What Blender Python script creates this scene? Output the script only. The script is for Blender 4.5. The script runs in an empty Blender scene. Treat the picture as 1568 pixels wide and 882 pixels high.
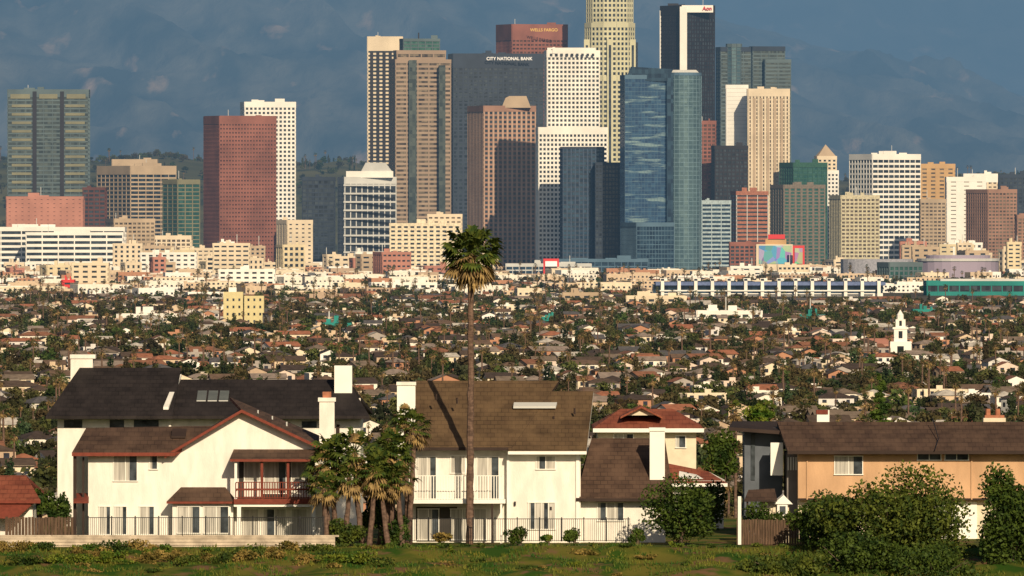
import bpy, math, random
import numpy as np
from mathutils import noise as mn, Vector
random.seed(7); rng=np.random.default_rng(7)
F=15400.0; CZ=62.0; HY=320.0
def X(px,D): return (px-784.0)*D/F
def Z(py,D): return CZ-(py-HY)*D/F
def Q(px,py,D): return (X(px,D),D,Z(py,D))
scene=bpy.context.scene
col=scene.collection
# ------------------------------------------------------------ materials
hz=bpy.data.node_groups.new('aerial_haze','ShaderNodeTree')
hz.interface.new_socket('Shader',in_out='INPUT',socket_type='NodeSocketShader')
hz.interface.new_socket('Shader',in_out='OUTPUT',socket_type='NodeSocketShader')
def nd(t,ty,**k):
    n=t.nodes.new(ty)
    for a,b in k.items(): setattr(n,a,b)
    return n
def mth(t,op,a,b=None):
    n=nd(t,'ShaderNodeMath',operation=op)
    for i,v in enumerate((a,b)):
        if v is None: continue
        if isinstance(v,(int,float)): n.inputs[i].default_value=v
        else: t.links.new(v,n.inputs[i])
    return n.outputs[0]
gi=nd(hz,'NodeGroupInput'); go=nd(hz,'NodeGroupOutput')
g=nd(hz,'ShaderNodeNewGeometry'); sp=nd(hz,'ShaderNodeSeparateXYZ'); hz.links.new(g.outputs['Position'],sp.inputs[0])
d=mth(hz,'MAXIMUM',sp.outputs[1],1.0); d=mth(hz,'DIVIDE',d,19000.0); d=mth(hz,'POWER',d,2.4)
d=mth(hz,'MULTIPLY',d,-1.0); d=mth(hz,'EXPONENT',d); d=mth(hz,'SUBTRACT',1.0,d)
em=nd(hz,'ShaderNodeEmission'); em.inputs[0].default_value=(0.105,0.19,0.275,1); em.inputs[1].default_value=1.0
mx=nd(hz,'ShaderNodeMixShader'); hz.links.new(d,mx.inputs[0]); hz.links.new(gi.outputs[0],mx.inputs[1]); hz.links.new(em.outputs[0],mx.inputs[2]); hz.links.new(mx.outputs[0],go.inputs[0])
def c4(c): return (c[0],c[1],c[2],1)
def newmat(name):
    m=bpy.data.materials.new(name); m.use_nodes=True; t=m.node_tree; t.nodes.clear()
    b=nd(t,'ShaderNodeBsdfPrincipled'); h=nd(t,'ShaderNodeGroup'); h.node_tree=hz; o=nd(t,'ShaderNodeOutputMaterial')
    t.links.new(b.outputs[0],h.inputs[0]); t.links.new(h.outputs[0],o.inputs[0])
    return m,t,b
def pos(t,sc):
    g=nd(t,'ShaderNodeNewGeometry'); v=nd(t,'ShaderNodeVectorMath',operation='MULTIPLY')
    t.links.new(g.outputs['Position'],v.inputs[0])
    v.inputs[1].default_value=sc if isinstance(sc,tuple) else (sc,sc,sc)
    return v.outputs[0]
def mixc(t,f,a,b,bt='MIX'):
    n=nd(t,'ShaderNodeMix',data_type='RGBA',blend_type=bt)
    for i,v in ((0,f),(6,a),(7,b)):
        if isinstance(v,(int,float)): n.inputs[i].default_value=v
        elif isinstance(v,tuple): n.inputs[i].default_value=c4(v)
        else: t.links.new(v,n.inputs[i])
    return n.outputs[2]
def ramp(t,f,a,b):
    n=nd(t,'ShaderNodeMapRange'); n.inputs[1].default_value=a; n.inputs[2].default_value=b; t.links.new(f,n.inputs[0]); return n.outputs[0]
def noi(t,sc,detail=4,v=None):
    n=nd(t,'ShaderNodeTexNoise'); n.inputs['Scale'].default_value=1.0; n.inputs['Detail'].default_value=detail
    t.links.new(pos(t,sc),n.inputs['Vector']); return n.outputs['Fac']
def mat(name,c,rough=0.8,var=0.18,scale=0.6,c2=None,metal=0,bump=0,lo=.35,hi=.65):
    m,t,b=newmat(name)
    f=ramp(t,noi(t,scale),lo,hi)
    a=tuple(x*(1-var) for x in c); bb=c2 if c2 else tuple(min(x*(1+var),.95) for x in c)
    t.links.new(mixc(t,f,a,bb),b.inputs['Base Color'])
    b.inputs['Roughness'].default_value=rough; b.inputs['Metallic'].default_value=metal
    b.inputs['Specular IOR Level'].default_value=0.25
    if bump:
        n=nd(t,'ShaderNodeBump'); n.inputs['Strength'].default_value=bump; n.inputs['Distance'].default_value=0.05
        sc=tuple(x*9 for x in scale) if isinstance(scale,tuple) else scale*9
        t.links.new(noi(t,sc),n.inputs['Height']); t.links.new(n.outputs[0],b.inputs['Normal'])
    return m
def glass(name,a,bb,cell=(3.0,3.0,3.9),thr=.6,metal=.25,rough=.18,streak=None):
    m,t,b=newmat(name)
    v=nd(t,'ShaderNodeVectorMath',operation='FLOOR'); t.links.new(pos(t,tuple(1/x for x in cell)),v.inputs[0])
    w=nd(t,'ShaderNodeTexWhiteNoise',noise_dimensions='3D'); t.links.new(v.outputs[0],w.inputs['Vector'])
    f=ramp(t,w.outputs['Value'],thr-.5,1.15)
    big=ramp(t,noi(t,(.02,.02,.012)),.4,.65)
    cc=mixc(t,f,a,bb)
    cc=mixc(t,mth(t,'MULTIPLY',big,.45),cc,tuple((x+y)*.5 for x,y in zip(a,bb)))
    if streak:
        s=ramp(t,noi(t,(.03,.03,.22),3),.56,.64); cc=mixc(t,s,cc,streak)
    t.links.new(cc,b.inputs['Base Color']); b.inputs['Roughness'].default_value=rough; b.inputs['Metallic'].default_value=metal
    return m
def tiles(name,a,bb,row=.28,w=.5,stain=1.5):
    m,t,b=newmat(name)
    g=nd(t,'ShaderNodeNewGeometry'); s=nd(t,'ShaderNodeSeparateXYZ'); t.links.new(g.outputs['Position'],s.inputs[0])
    cb=nd(t,'ShaderNodeCombineXYZ'); t.links.new(s.outputs[0],cb.inputs[0]); t.links.new(mth(t,'MULTIPLY',s.outputs[2],1.0),cb.inputs[1])
    br=nd(t,'ShaderNodeTexBrick'); t.links.new(cb.outputs[0],br.inputs['Vector'])
    br.inputs['Scale'].default_value=1; br.inputs['Brick Width'].default_value=w; br.inputs['Row Height'].default_value=row
    br.inputs['Mortar Size'].default_value=.02; br.inputs['Color1'].default_value=c4(a); br.inputs['Color2'].default_value=c4(bb)
    br.inputs['Mortar'].default_value=c4(tuple(x*.5 for x in a))
    st=ramp(t,noi(t,(.9,.4,.25)),.35,.7)
    cc=mixc(t,mth(t,'MULTIPLY',st,.6),br.outputs['Color'],tuple(x*stain for x in bb))
    sd=ramp(t,noi(t,(.5,.5,1.2),5),.5,.72)
    cc=mixc(t,mth(t,'MULTIPLY',sd,.55),cc,tuple(x*.45 for x in a))
    t.links.new(cc,b.inputs['Base Color']); b.inputs['Roughness'].default_value=.85; b.inputs['Specular IOR Level'].default_value=.2
    return m
def leafmat(name,a,b_,inst=False,sc=1.2):
    m,t,b=newmat(name)
    f=ramp(t,noi(t,sc,3),.38,.62); cc=mixc(t,f,a,b_)
    if inst:
        oi=nd(t,'ShaderNodeObjectInfo'); r=ramp(t,oi.outputs['Random'],0.1,1.2)
        cc=mixc(t,r,cc,(.085,.055,.025))
        w=nd(t,'ShaderNodeTexWhiteNoise',noise_dimensions='1D'); t.links.new(oi.outputs['Random'],w.inputs['W'])
        v=mth(t,'MULTIPLY_ADD',w.outputs['Value'],1.0)
        v.node.inputs[2].default_value=.4
        hsv=nd(t,'ShaderNodeHueSaturation'); t.links.new(v,hsv.inputs['Value']); t.links.new(cc,hsv.inputs['Color']); cc=hsv.outputs[0]
    t.links.new(cc,b.inputs['Base Color']); b.inputs['Roughness'].default_value=.7; b.inputs['Specular IOR Level'].default_value=.2
    return m
# ------------------------------------------------------------ mesh builder
class MB:
    def __init__(s): s.v=[];s.f=[];s.m=[];s.mats=[];s.idx={}
    def mi(s,m):
        if m.name not in s.idx: s.idx[m.name]=len(s.mats); s.mats.append(m)
        return s.idx[m.name]
    def poly(s,pts,m):
        n=len(s.v); s.v.extend(pts); s.f.append(tuple(range(n,n+len(pts)))); s.m.append(s.mi(m))
    def hexa(s,p,m):
        n=len(s.v); s.v.extend(p); k=s.mi(m)
        for q in ((3,2,1,0),(4,5,6,7),(0,1,5,4),(1,2,6,5),(2,3,7,6),(3,0,4,7)):
            s.f.append(tuple(n+i for i in q)); s.m.append(k)
    def box(s,x0,x1,y0,y1,z0,z1,m):
        if x0>x1:x0,x1=x1,x0
        if z0>z1:z0,z1=z1,z0
        s.hexa([(x0,y0,z0),(x1,y0,z0),(x1,y1,z0),(x0,y1,z0),(x0,y0,z1),(x1,y0,z1),(x1,y1,z1),(x0,y1,z1)],m)
    def obox(s,p,e,n,u0,u1,o0,o1,z0,z1,m):
        def q(u,o,z): return (p[0]+e[0]*u+n[0]*o,p[1]+e[1]*u+n[1]*o,z)
        s.hexa([q(u0,o1,z0),q(u1,o1,z0),q(u1,o0,z0),q(u0,o0,z0),q(u0,o1,z1),q(u1,o1,z1),q(u1,o0,z1),q(u0,o0,z1)],m)
    def prism(s,poly,z0,z1,m,mtop=None):
        n=len(poly)
        for i in range(n):
            a=poly[i];b=poly[(i+1)%n]; s.poly([(a[0],a[1],z0),(b[0],b[1],z0),(b[0],b[1],z1),(a[0],a[1],z1)],m)
        s.poly([(a[0],a[1],z1) for a in poly],mtop or m)
    def slab(s,pts,th,m,me=None):
        me=me or m; low=[(a,b,c-th) for a,b,c in pts]; s.poly(pts,m); s.poly(low[::-1],me)
        for i in range(len(pts)):
            j=(i+1)%len(pts); s.poly([low[i],low[j],pts[j],pts[i]],me)
    def ext(s,pp,D,dep,m):
        a=[Q(px,py,D) for px,py in pp]; b=[(x,y+dep,z) for x,y,z in a]
        s.poly(a,m); s.poly(b[::-1],m)
        for i in range(len(a)):
            j=(i+1)%len(a); s.poly([a[i],a[j],b[j],b[i]],m)
    def hb(s,a,b,t,bt,D,dep,m): s.box(X(a,D),X(b,D),D,D+dep,Z(bt,D),Z(t,D),m)
    def tube(s,pts,rads,m,n=7):
        rings=[]
        for i,(p,r) in enumerate(zip(pts,rads)):
            p=Vector(p); q=Vector(pts[min(i+1,len(pts)-1)])-Vector(pts[max(i-1,0)]); q.normalize()
            a=q.cross(Vector((0,1,0.01))); a.normalize(); b=q.cross(a)
            k=len(s.v); s.v.extend([tuple(p+a*(r*math.cos(6.2832*j/n))+b*(r*math.sin(6.2832*j/n))) for j in range(n)]); rings.append(k)
        kk=s.mi(m)
        for i in range(len(rings)-1):
            for j in range(n):
                a=rings[i];b=rings[i+1]; s.f.append((a+j,a+(j+1)%n,b+(j+1)%n,b+j)); s.m.append(kk)
    def facade(s,poly,z0,z1,st):
        cap=st.get('cap',3); n=len(poly)
        s.prism(poly,z0,z1,st['g'],st.get('roof',M['roofgrey']))
        for i in range(n):
            a=poly[i];b=poly[(i+1)%n]; L=math.hypot(b[0]-a[0],b[1]-a[1])
            if L<.5: continue
            e=((b[0]-a[0])/L,(b[1]-a[1])/L); nn=(e[1],-e[0])
            ps=st.get('ps',.35); pp=st.get('pp',.5)
            if st.get('sr',0)>0:
                nf=max(1,int(round((z1-z0-cap)/st['fh']))); fh=(z1-z0-cap)/nf
                for k in range(nf): s.obox(a,e,nn,0,L,0,ps,z0+k*fh,z0+k*fh+fh*st['sr'],st['sp'])
            if st.get('pr',0)>0:
                nb=max(1,int(round(L/st['bw']))); w=L/nb; pw=w*st['pr']
                for k in range(nb+1):
                    u=k*w; s.obox(a,e,nn,max(0,u-pw/2),min(L,u+pw/2),0,pp,z0,z1-cap,st['pier'])
            s.obox(a,e,nn,0,L,0,max(ps,pp)+.15,z1-cap,z1+.8,st.get('capm',st['sp']))
    def build(s,name,parent=None):
        me=bpy.data.meshes.new(name); me.from_pydata([tuple(p) for p in s.v],[],s.f)
        for m in s.mats: me.materials.append(m)
        me.polygons.foreach_set('material_index',s.m); me.update()
        o=bpy.data.objects.new(name,me); col.objects.link(o)
        if parent: o.parent=parent
        return o
M={}
M['roofgrey']=mat('roof_gravel',(.3,.28,.26))
white=mat('white_panel',(.78,.75,.69),var=.08,scale=.05)
cream=mat('cream_panel',(.66,.55,.4),var=.1,scale=.05)
tan=mat('tan_stone',(.42,.32,.22),var=.12,scale=.05)
brown=mat('brown_granite',(.3,.17,.12),var=.15,scale=.05)
maroon=mat('maroon_granite',(.23,.09,.065),var=.22,scale=.04)
dkmaroon=mat('dark_maroon_granite',(.1,.04,.032),var=.2,scale=.04)
pink=mat('pink_brick',(.42,.19,.14),var=.12,scale=.05)
navy=mat('navy_panel',(.02,.03,.05),var=.2,scale=.05,rough=.4)
black=mat('black_panel',(.02,.016,.018),var=.2,scale=.05,rough=.4)
greygreen=mat('greygreen_panel',(.10,.135,.145),var=.15,scale=.05)
olive=mat('olive_panel',(.2,.19,.12),var=.15,scale=.05)
ltgrey=mat('light_grey_panel',(.5,.5,.48),var=.1,scale=.05)
usb=mat('pale_green_granite',(.56,.53,.35),var=.1,scale=.04)
blueg=mat('blue_panel',(.08,.14,.2),var=.15,scale=.05)
orange=mat('ochre_panel',(.5,.31,.14),var=.12,scale=.05)
teal=mat('teal_panel',(.02,.2,.18),var=.15,scale=.05)
lilac=mat('lilac_panel',(.33,.28,.36),var=.1,scale=.02)
gdark=glass('glass_dark',(.012,.016,.024),(.07,.09,.11))
gblue=glass('glass_blue',(.012,.028,.06),(.05,.11,.18),metal=.45)
gsky=glass('glass_streaked_blue',(.02,.055,.14),(.05,.13,.25),metal=.5,streak=(.22,.34,.4))
gpale=glass('glass_pale',(.09,.16,.2),(.17,.27,.3),metal=.45)
ggreen=glass('glass_green',(.02,.09,.08),(.09,.2,.17),metal=.35)
gbrown=glass('glass_bronze',(.03,.015,.012),(.2,.11,.08))
ggrey=glass('glass_grey',(.035,.05,.055),(.13,.16,.15),metal=.35)
gwarm=glass('glass_warm_blinds',(.03,.022,.02),(.3,.24,.17))
def S(g,sp,pier=None,fh=3.9,sr=.4,bw=4.5,pr=.3,ps=.3,pp=.5,cap=3,**k):
    return dict(g=g,sp=sp,pier=pier or sp,fh=fh,sr=sr,bw=bw,pr=pr,ps=ps,pp=pp,cap=cap,**k)
def quadpoly(x0,xc,x1,D,yaw,dep):
    if xc<=x0:
        a=X(x0,D);b=X(x1,D); return [(a,D),(b,D),(b,D+dep),(a,D+dep)]
    th=math.radians(yaw); wR=(X(x1,D)-X(xc,D))/math.cos(th); wL=(X(xc,D)-X(x0,D))/math.sin(th)
    c=(X(xc,D),D); ex=(math.cos(th),math.sin(th)); ey=(-math.sin(th),math.cos(th))
    return [c,(c[0]+ex[0]*wR,c[1]+ex[1]*wR),(c[0]+ex[0]*wR+ey[0]*wL,c[1]+ex[1]*wR+ey[1]*wL),(c[0]+ey[0]*wL,c[1]+ey[1]*wL)]
def roofstuff(b,poly,z,m,k=3):
    cx=sum(p[0] for p in poly)/4; cy=sum(p[1] for p in poly)/4
    w=max(abs(poly[1][0]-poly[3][0]),8)
    for i in range(k):
        a=cx+random.uniform(-.28,.28)*w; ww=random.uniform(.06,.2)*w; h=random.uniform(1.5,4.5)
        b.box(a-ww/2,a+ww/2,cy-3+i*.7,cy+4+i*.7,z,z+h,m)
    if random.random()<.6:
        a=cx+random.uniform(-.3,.3)*w; b.box(a-.25,a+.25,cy,cy+.5,z,z+random.uniform(5,10),ltgrey)
def tower(name,x0,xc,x1,top,D,st,yaw=16,dep=35,rs=2,extra=None):
    b=MB(); p=quadpoly(x0,xc,x1,D,yaw,dep); z=Z(top,D)
    b.facade(p,0,z,st)
    if rs: roofstuff(b,p,z,st.get('capm',st['sp']),rs)
    if extra: extra(b,p,z)
    return b.build(name)
def sign(body,px,py,D,wpx,m,parent,name='sign_lettering'):
    cu=bpy.data.curves.new(name,'FONT'); cu.body=body; cu.size=10; cu.extrude=.15; cu.offset=.02; cu.align_x='CENTER'; cu.align_y='CENTER'; cu.materials.append(m)
    o=bpy.data.objects.new(name,cu); col.objects.link(o); bpy.context.view_layer.update()
    w=max(o.dimensions.x,1); cu.size=10*(wpx*D/F)/w; cu.offset=.02*cu.size
    o.location=(X(px,D),D,Z(py,D)); o.rotation_euler=(math.pi/2,0,0); o.parent=parent
    return o
signwhite=mat('sign_white',(.9,.9,.9),var=.02); signgold=mat('sign_gold',(.7,.45,.12),var=.02); signred=mat('sign_red',(.6,.05,.05),var=.02)
# ------------------------------------------------------------ downtown
def ex1(b,p,z):
    D=10200
    for a,c in ((50,56),(92,98)): b.hb(a,c,140,412,D-1.2,1.0,black)
    for a,c in ((16,46),(60,88),(102,131)): b.hb(a,c,144,151,D-1.1,.9,olive)
    for a,c in ((18,48),(100,130)):
        for k in range(14): b.hb(a,c,160+k*13,164+k*13,D-.95,.6,olive)
tower('glass_office_tower',12,12,135,138,10200,S(ggrey,greygreen,fh=4.2,sr=.35,bw=9,pr=.06,cap=7,capm=greygreen),extra=ex1,rs=3)
tower('brick_midrise',10,10,127,302,9800,S(gbrown,pink,fh=4,sr=.88,bw=6,pr=.7,cap=2))
tower('brown_office_block',127,127,161,288,9850,S(gdark,dkmaroon,fh=4,sr=.45,bw=5,pr=.2,cap=2))
tower('parking_structure',-30,-30,190,349,9400,S(gdark,white,fh=5.2,sr=.45,bw=20,pr=.05,cap=3),dep=60,rs=4)
tower('parking_structure',40,40,188,357,9350,S(gdark,white,fh=5.5,sr=.5,bw=14,pr=.07,cap=2),dep=20,rs=4)
tower('office_midrise',145,200,268,255,10050,S(gdark,tan,fh=4.2,sr=.36,bw=9,pr=.08,cap=8,capm=tan),yaw=30,rs=4)
tower('courthouse_block',172,172,240,245,10150,S(gdark,tan,cap=9),rs=1)
tower('green_glass_midrise',248,272,305,276,9900,S(ggreen,olive,fh=4,sr=.25,bw=8,pr=.12,cap=4),yaw=35)
tower('white_grid_tower',367,375,452,157,10100,S(gdark,white,fh=4.3,sr=.45,bw=4.2,pr=.42,cap=5,pp=.55,capm=white),yaw=8,rs=3)
def ex6(b,p,z):
    b.prism([(q[0]*.999,q[1]) for q in p],z,z+1.2,maroon)
tower('maroon_granite_tower',310,336,422,179,9900,S(gbrown,maroon,maroon,fh=3.9,sr=.62,bw=3.2,pr=.5,cap=7,capm=maroon,ps=.25,pp=.3),yaw=22,extra=ex6,rs=1)
tower('dark_glass_midrise',463,463,512,272,9800,S(gdark,navy,fh=4,sr=.3,bw=5,pr=.15,cap=3))
tower('grey_midrise',535,535,590,268,9780,S(gdark,ltgrey,sr=.4,cap=8,capm=greygreen),rs=4)
b=MB(); D=9600; p=quadpoly(517,528,606,D,14,30); z=Z(272,D)
b.facade(p,0,z,S(gdark,navy,ltgrey,fh=4,sr=.35,bw=5.4,pr=.18,cap=6,capm=ltgrey,pp=.6))
for k in range(1,11): zz=z-k*8; b.hb(526,606,HY+(CZ-zz-1.6)*F/D,HY+(CZ-zz)*F/D,D-1.4,2,ltgrey)
b.hb(530,602,262,272,D+3,20,white); b.ext([(553,262),(560,249),(590,249),(600,262)],D+4,14,ltgrey)
b.build('office_building_with_crown')
def ex10(b,p,z):
    D=10300
    for i in range(5): b.hb(567+i*9.5,571.5+i*9.5,80,412,D-1.6,1.2,black)
tower('striped_bank_tower',563,563,616,57,10300,S(gdark,cream,cream,fh=4,sr=.5,bw=50,pr=.04,cap=14,capm=cream),extra=ex10,rs=2)
b=MB(); D=10000
st=S(gwarm,mat('taupe_granite',(.32,.235,.17),var=.1,scale=.05),fh=4.4,sr=.5,bw=12,pr=.1,cap=3)
b.facade(quadpoly(597,606,690,D,14,42),0,Z(92,D),st)
b.facade(quadpoly(603,608,682,D+4,14,32),Z(92,D),Z(78,D),st)
b.facade(quadpoly(612,618,673,D+7,14,26),Z(78,D),Z(60,D),S(ggreen,greygreen,fh=3,sr=.3,bw=7,pr=.12,cap=2,capm=greygreen))
b.hb(640,642,50,60,D+15,1,black); b.hb(660,670,54,60,D+15,5,greygreen)
b.hb(626,638,92,405,D-1.3,3,ggrey); b.hb(672,682,100,405,D+.5,14,ggrey)
b.build('stepped_granite_tower')
o=tower('dark_bank_tower',686,694,832,83,10200,S(gdark,navy,navy,fh=4,sr=.4,bw=5,pr=.35,cap=14,capm=navy,ps=.2,pp=.3),yaw=6,rs=3)
sign('CITY NATIONAL BANK',780,90,10195,70,signwhite,o)
def ex13(b,p,z):
    D=9700; b.ext([(768,165),(774,150),(780,147),(806,147),(813,165)],D+6,16,tan)
tower('brown_grid_tower',716,741,820,163,9700,S(gdark,brown,mat('grid_stone',(.42,.28,.2),var=.1,scale=.05),fh=4.3,sr=.42,bw=4.6,pr=.4,cap=5,capm=brown),yaw=18,extra=ex13,rs=0)
o=tower('maroon_bank_tower',760,784,869,38,10500,S(gbrown,maroon,maroon,fh=4,sr=.55,bw=4,pr=.3,cap=16,capm=maroon),yaw=20,rs=1)
sign('WELLS FARGO',833,46,10490,42,signgold,o)
b=MB(); D=9500; st=S(gdark,white,white,fh=4.3,sr=.44,bw=3.7,pr=.4,cap=6,capm=white)
b.facade(quadpoly(821,825,930,D,5,40),0,Z(196,D),st)
b.facade(quadpoly(834,838,918,D+4,5,30),Z(196,D),Z(78,D),st)
b.hb(838,912,73,80,D+8,20,white)
for i in range(9): b.hb(842+i*8,846+i*8,82,86,D+3.0,.8,gdark)
b.hb(846,850,72,82,D+3,1,white)
b.build('white_stepped_tower')
shadow_blue=mat('shadow_block_panel',(.05,.075,.12))
tower('tower_shadow_block',858,862,925,226,9400,S(gblue,navy,shadow_blue,fh=4.1,sr=.35,bw=3.7,pr=.3,cap=1,ps=.2,pp=.3),yaw=5,rs=0,dep=20)  # added block; its dark colour stands in for shadow on the white tower
tower('tower_shadow_side_block',912,912,952,250,9380,S(gdark,navy,fh=3.9,sr=.3,bw=3.2,pr=.3,cap=2),rs=0)  # added dark block carrying the right end of that shadow
b=MB(); D=10400
def ngon(cx,cy,r,n,ph=0): return [(cx+r*math.cos(2*math.pi*i/n+ph),cy+r*math.sin(2*math.pi*i/n+ph)) for i in range(n)]
cx=X(934,D)
stU=S(gdark,usb,usb,fh=5,sr=.42,bw=4.6,pr=.42,cap=4,capm=usb)
R=X(975,D)-cx
b.facade(ngon(cx,D+28,R,12,math.pi/12),0,Z(118,D),stU)
b.facade(ngon(cx,D+28,R*.96,12,math.pi/12),Z(118,D),Z(36,D),stU)
b.facade(ngon(cx,D+28,R*.9,12,math.pi/12),Z(36,D),Z(-30,D),stU)
b.facade(ngon(cx,D+28,R*.75,12,math.pi/12),Z(-30,D),Z(-65,D),S(gpale,usb,fh=5,sr=.2,bw=4,pr=.2))
for i,a in enumerate((-2.6,-1.57,-.54)):
    xx=cx+math.cos(a)*R*1.0; yy=D+28+math.sin(a)*R*1.0
    b.box(xx-3,xx+3,yy-1.5,yy+3,0,Z(60,D),usb)
    b.box(xx-1.2,xx+1.2,yy-1.8,yy,0,Z(60,D)-6,gdark)
b.build('round_crowned_skyscraper')
tower('grey_narrow_tower',962,962,976,66,10500,S(gdark,navy),rs=0)
b=MB(); D=9300
stB=S(gsky,blueg,fh=4,sr=.1,bw=3,pr=.06,cap=3,ps=.12,pp=.15,capm=blueg)
b.facade(quadpoly(950,957,1022,D,12,36),0,Z(116,D),stB)
b.ext([(957,124),(966,102),(1031,106),(1022,124)],D+4,24,gblue)
cx=X(1046,D); R=X(1075,D)-cx; arc=[(cx+R*math.cos(t),D+30+1.25*R*math.sin(t)) for t in np.linspace(-math.pi+.1,-.0,13)]
arc=arc+[(cx+R,D+55),(cx-R,D+55)]
b.facade(arc,0,Z(112,D),S(gpale,mat('pale_blue_panel',(.16,.25,.3)),fh=4,sr=.12,bw=4,pr=.08,cap=2,ps=.15,pp=.2,capm=blueg))
b.ext([(1024,112),(1030,107),(1066,107),(1071,112)],D+20,20,ltgrey)
b.hb(1021,1031,112,420,D+3,4,gblue)
b.build('curved_blue_glass_tower')
def ex18(b,p,z):
    D=10300
    b.hb(1041,1052,10,300,D-1.6,2.5,white)
    c=p[3]; b.box(c[0]-.6,c[0]+2.2,c[1]-1,c[1]+2,0,z-4,white)
    b.hb(1044,1092,8,19,D-1.0,2.0,white)
o=tower('black_tower_with_white_corner',1012,1047,1095,9,10300,S(gdark,black,black,fh=4,sr=.3,bw=3,pr=.4,cap=9,capm=black,ps=.2,pp=.35),yaw=30,extra=ex18,rs=3)
sign('Aon',1083,13,10297.5,14,signred,o)
b=MB(); D=10600
stG=S(ggrey,greygreen,fh=4,sr=.35,bw=8,pr=.08,cap=4,capm=navy)
b.facade(quadpoly(1097,1104,1150,D,14,30),0,Z(73,D),stG); b.facade(quadpoly(1148,1153,1202,D+3,14,35),0,Z(72,D),stG)
b.facade(quadpoly(1170,1172,1211,D-6,10,30),0,Z(92,D),S(ggrey,greygreen,fh=4,sr=.5,bw=12,pr=.05,cap=3))
b.facade(ngon(X(1124,D),D+6,8,10),0,Z(68,D),S(gpale,greygreen,sr=.2,pr=.1))
b.build('glass_office_tower')
tower('cream_slab_tower',1112,1112,1145,131,10150,S(gdark,white,fh=4,sr=.97,bw=30,pr=.1,cap=3),rs=0,dep=20)
def ex20(b,p,z):
    D=10100
    for i in range(5): b.hb(1153+i*10.5,1157+i*10.5,150,300,D-1.2,1.0,tan)
tower('ribbed_cream_tower',1146,1146,1208,137,10100,S(gwarm,cream,cream,fh=4,sr=.3,bw=3.4,pr=.62,cap=7,capm=cream,pp=.9),extra=ex20,rs=3)
tower('tower_shadow_side_block',1090,1095,1145,224,10000,S(gdark,black),rs=1)
tower('maroon_midrise',1070,1070,1096,186,10050,S(gbrown,maroon),rs=1)
tower('green_glass_midrise',1195,1215,1267,250,10050,S(ggreen,mat('dark_green_panel',(.03,.09,.06)),fh=4,sr=.25,bw=5,pr=.12,cap=4),yaw=25)
b=MB(); D=10150; b.facade(quadpoly(1245,1250,1284,D,16,22),0,Z(262,D),S(gdark,white,fh=4,sr=.5,bw=4,pr=.45))
p=quadpoly(1248,1252,1281,D+2,16,18); b.facade(p,Z(262,D),Z(240,D),S(gdark,cream,sr=.5,pr=.5))
cxx=sum(q[0] for q in p)/4; cy=sum(q[1] for q in p)/4; zt=Z(240,D)
for i in range(4):
    a=p[i];c=p[(i+1)%4]; b.poly([(a[0],a[1],zt),(c[0],c[1],zt),(cxx,cy,Z(221,D))],tan)
b.build('pyramid_topped_tower')
tower('white_banded_tower',1303,1336,1411,237,10000,S(gdark,white,white,fh=5,sr=.42,bw=6,pr=.12,cap=5,capm=white),yaw=28,rs=4)
tower('ochre_midrise',1409,1409,1462,252,10200,S(gwarm,orange,fh=4,sr=.6,bw=8,pr=.5,cap=4))
tower('cream_midrise',1450,1450,1510,272,10050,S(gwarm,white,fh=4,sr=.8,bw=12,pr=.6,cap=4))
tower('cream_midrise',1476,1476,1527,267,10100,S(gwarm,cream,fh=4,sr=.6,bw=5,pr=.4,cap=8,capm=white))
tower('brown_apartment_tower',1482,1513,1558,291,9700,S(gwarm,brown,fh=3.3,sr=.5,bw=4,pr=.3),yaw=30)
tower('beige_midrise',1410,1410,1448,306,9900,S(gwarm,tan,fh=3.5,sr=.5,bw=4,pr=.3))
tower('dark_midrise',1530,1530,1580,268,10300,S(gdark,navy))
tower('brown_apartment_tower',1555,1558,1600,330,9500,S(gwarm,brown,fh=3.3))
tower('tan_apartment_tower',1272,1288,1347,300,9600,S(gwarm,mat('sand_panel',(.5,.45,.31)),fh=3.6,sr=.45,bw=4.4,pr=.3),yaw=20,rs=3)
tower('grey_apartment_tower',1181,1200,1264,284,9800,S(ggreen,mat('grey_brown_panel',(.17,.14,.11)),fh=3.3,sr=.35,bw=6,pr=.35),yaw=24,rs=3)
tower('brick_apartment_tower',1120,1128,1176,294,9750,S(gdark,mat('brick_red',(.33,.13,.08)),ltgrey,fh=3.9,sr=.6,bw=10,pr=.07),yaw=12)
tower('pale_glass_midrise',1070,1075,1119,308,9500,S(gblue,mat('pale_blue_band',(.34,.42,.45)),fh=3.9,sr=.45,bw=8,pr=.08),yaw=12)
tower('brown_lowrise',1118,1118,1162,372,9300,S(gdark,maroon,fh=3.6),rs=1)
tower('blue_glass_lowrise',952,975,1032,342,9150,S(gblue,blueg,fh=4,sr=.15,bw=3,pr=.1),yaw=20,rs=0)
tower('cream_apartment_block',597,597,705,343,9300,S(gdark,mat('cream_yellow',(.7,.6,.43)),fh=4,sr=.55,bw=6,pr=.4,cap=2),dep=25,rs=3)
tower('cream_apartment_block',655,655,707,329,9350,S(gwarm,cream,fh=3.9,sr=.6,bw=5,pr=.4,cap=2),rs=2)
tower('cream_warehouse',423,440,478,338,9500,S(gdark,cream,fh=4,sr=.7,bw=6,pr=.6),yaw=25)
tower('glass_podium',775,775,905,405,8900,S(gblue,ltgrey,fh=4,sr=.3,bw=6,pr=.1,cap=2),dep=40,rs=4)
tower('glass_podium',850,850,992,398,9100,S(gblue,blueg,fh=4,sr=.25,bw=6,pr=.1,cap=2),dep=40,rs=4)
tower('white_grid_lowrise',225,225,292,362,9500,S(gwarm,cream,fh=3.8),rs=2)
tower('tan_lowrise',160,175,236,336,9450,S(gwarm,tan,fh=3.8,sr=.5),rs=3)
tower('church_block',1440,1440,1482,378,9200,S(gwarm,white,fh=4,sr=.7,pr=.6),rs=2)
rb=random.Random(11)
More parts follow.
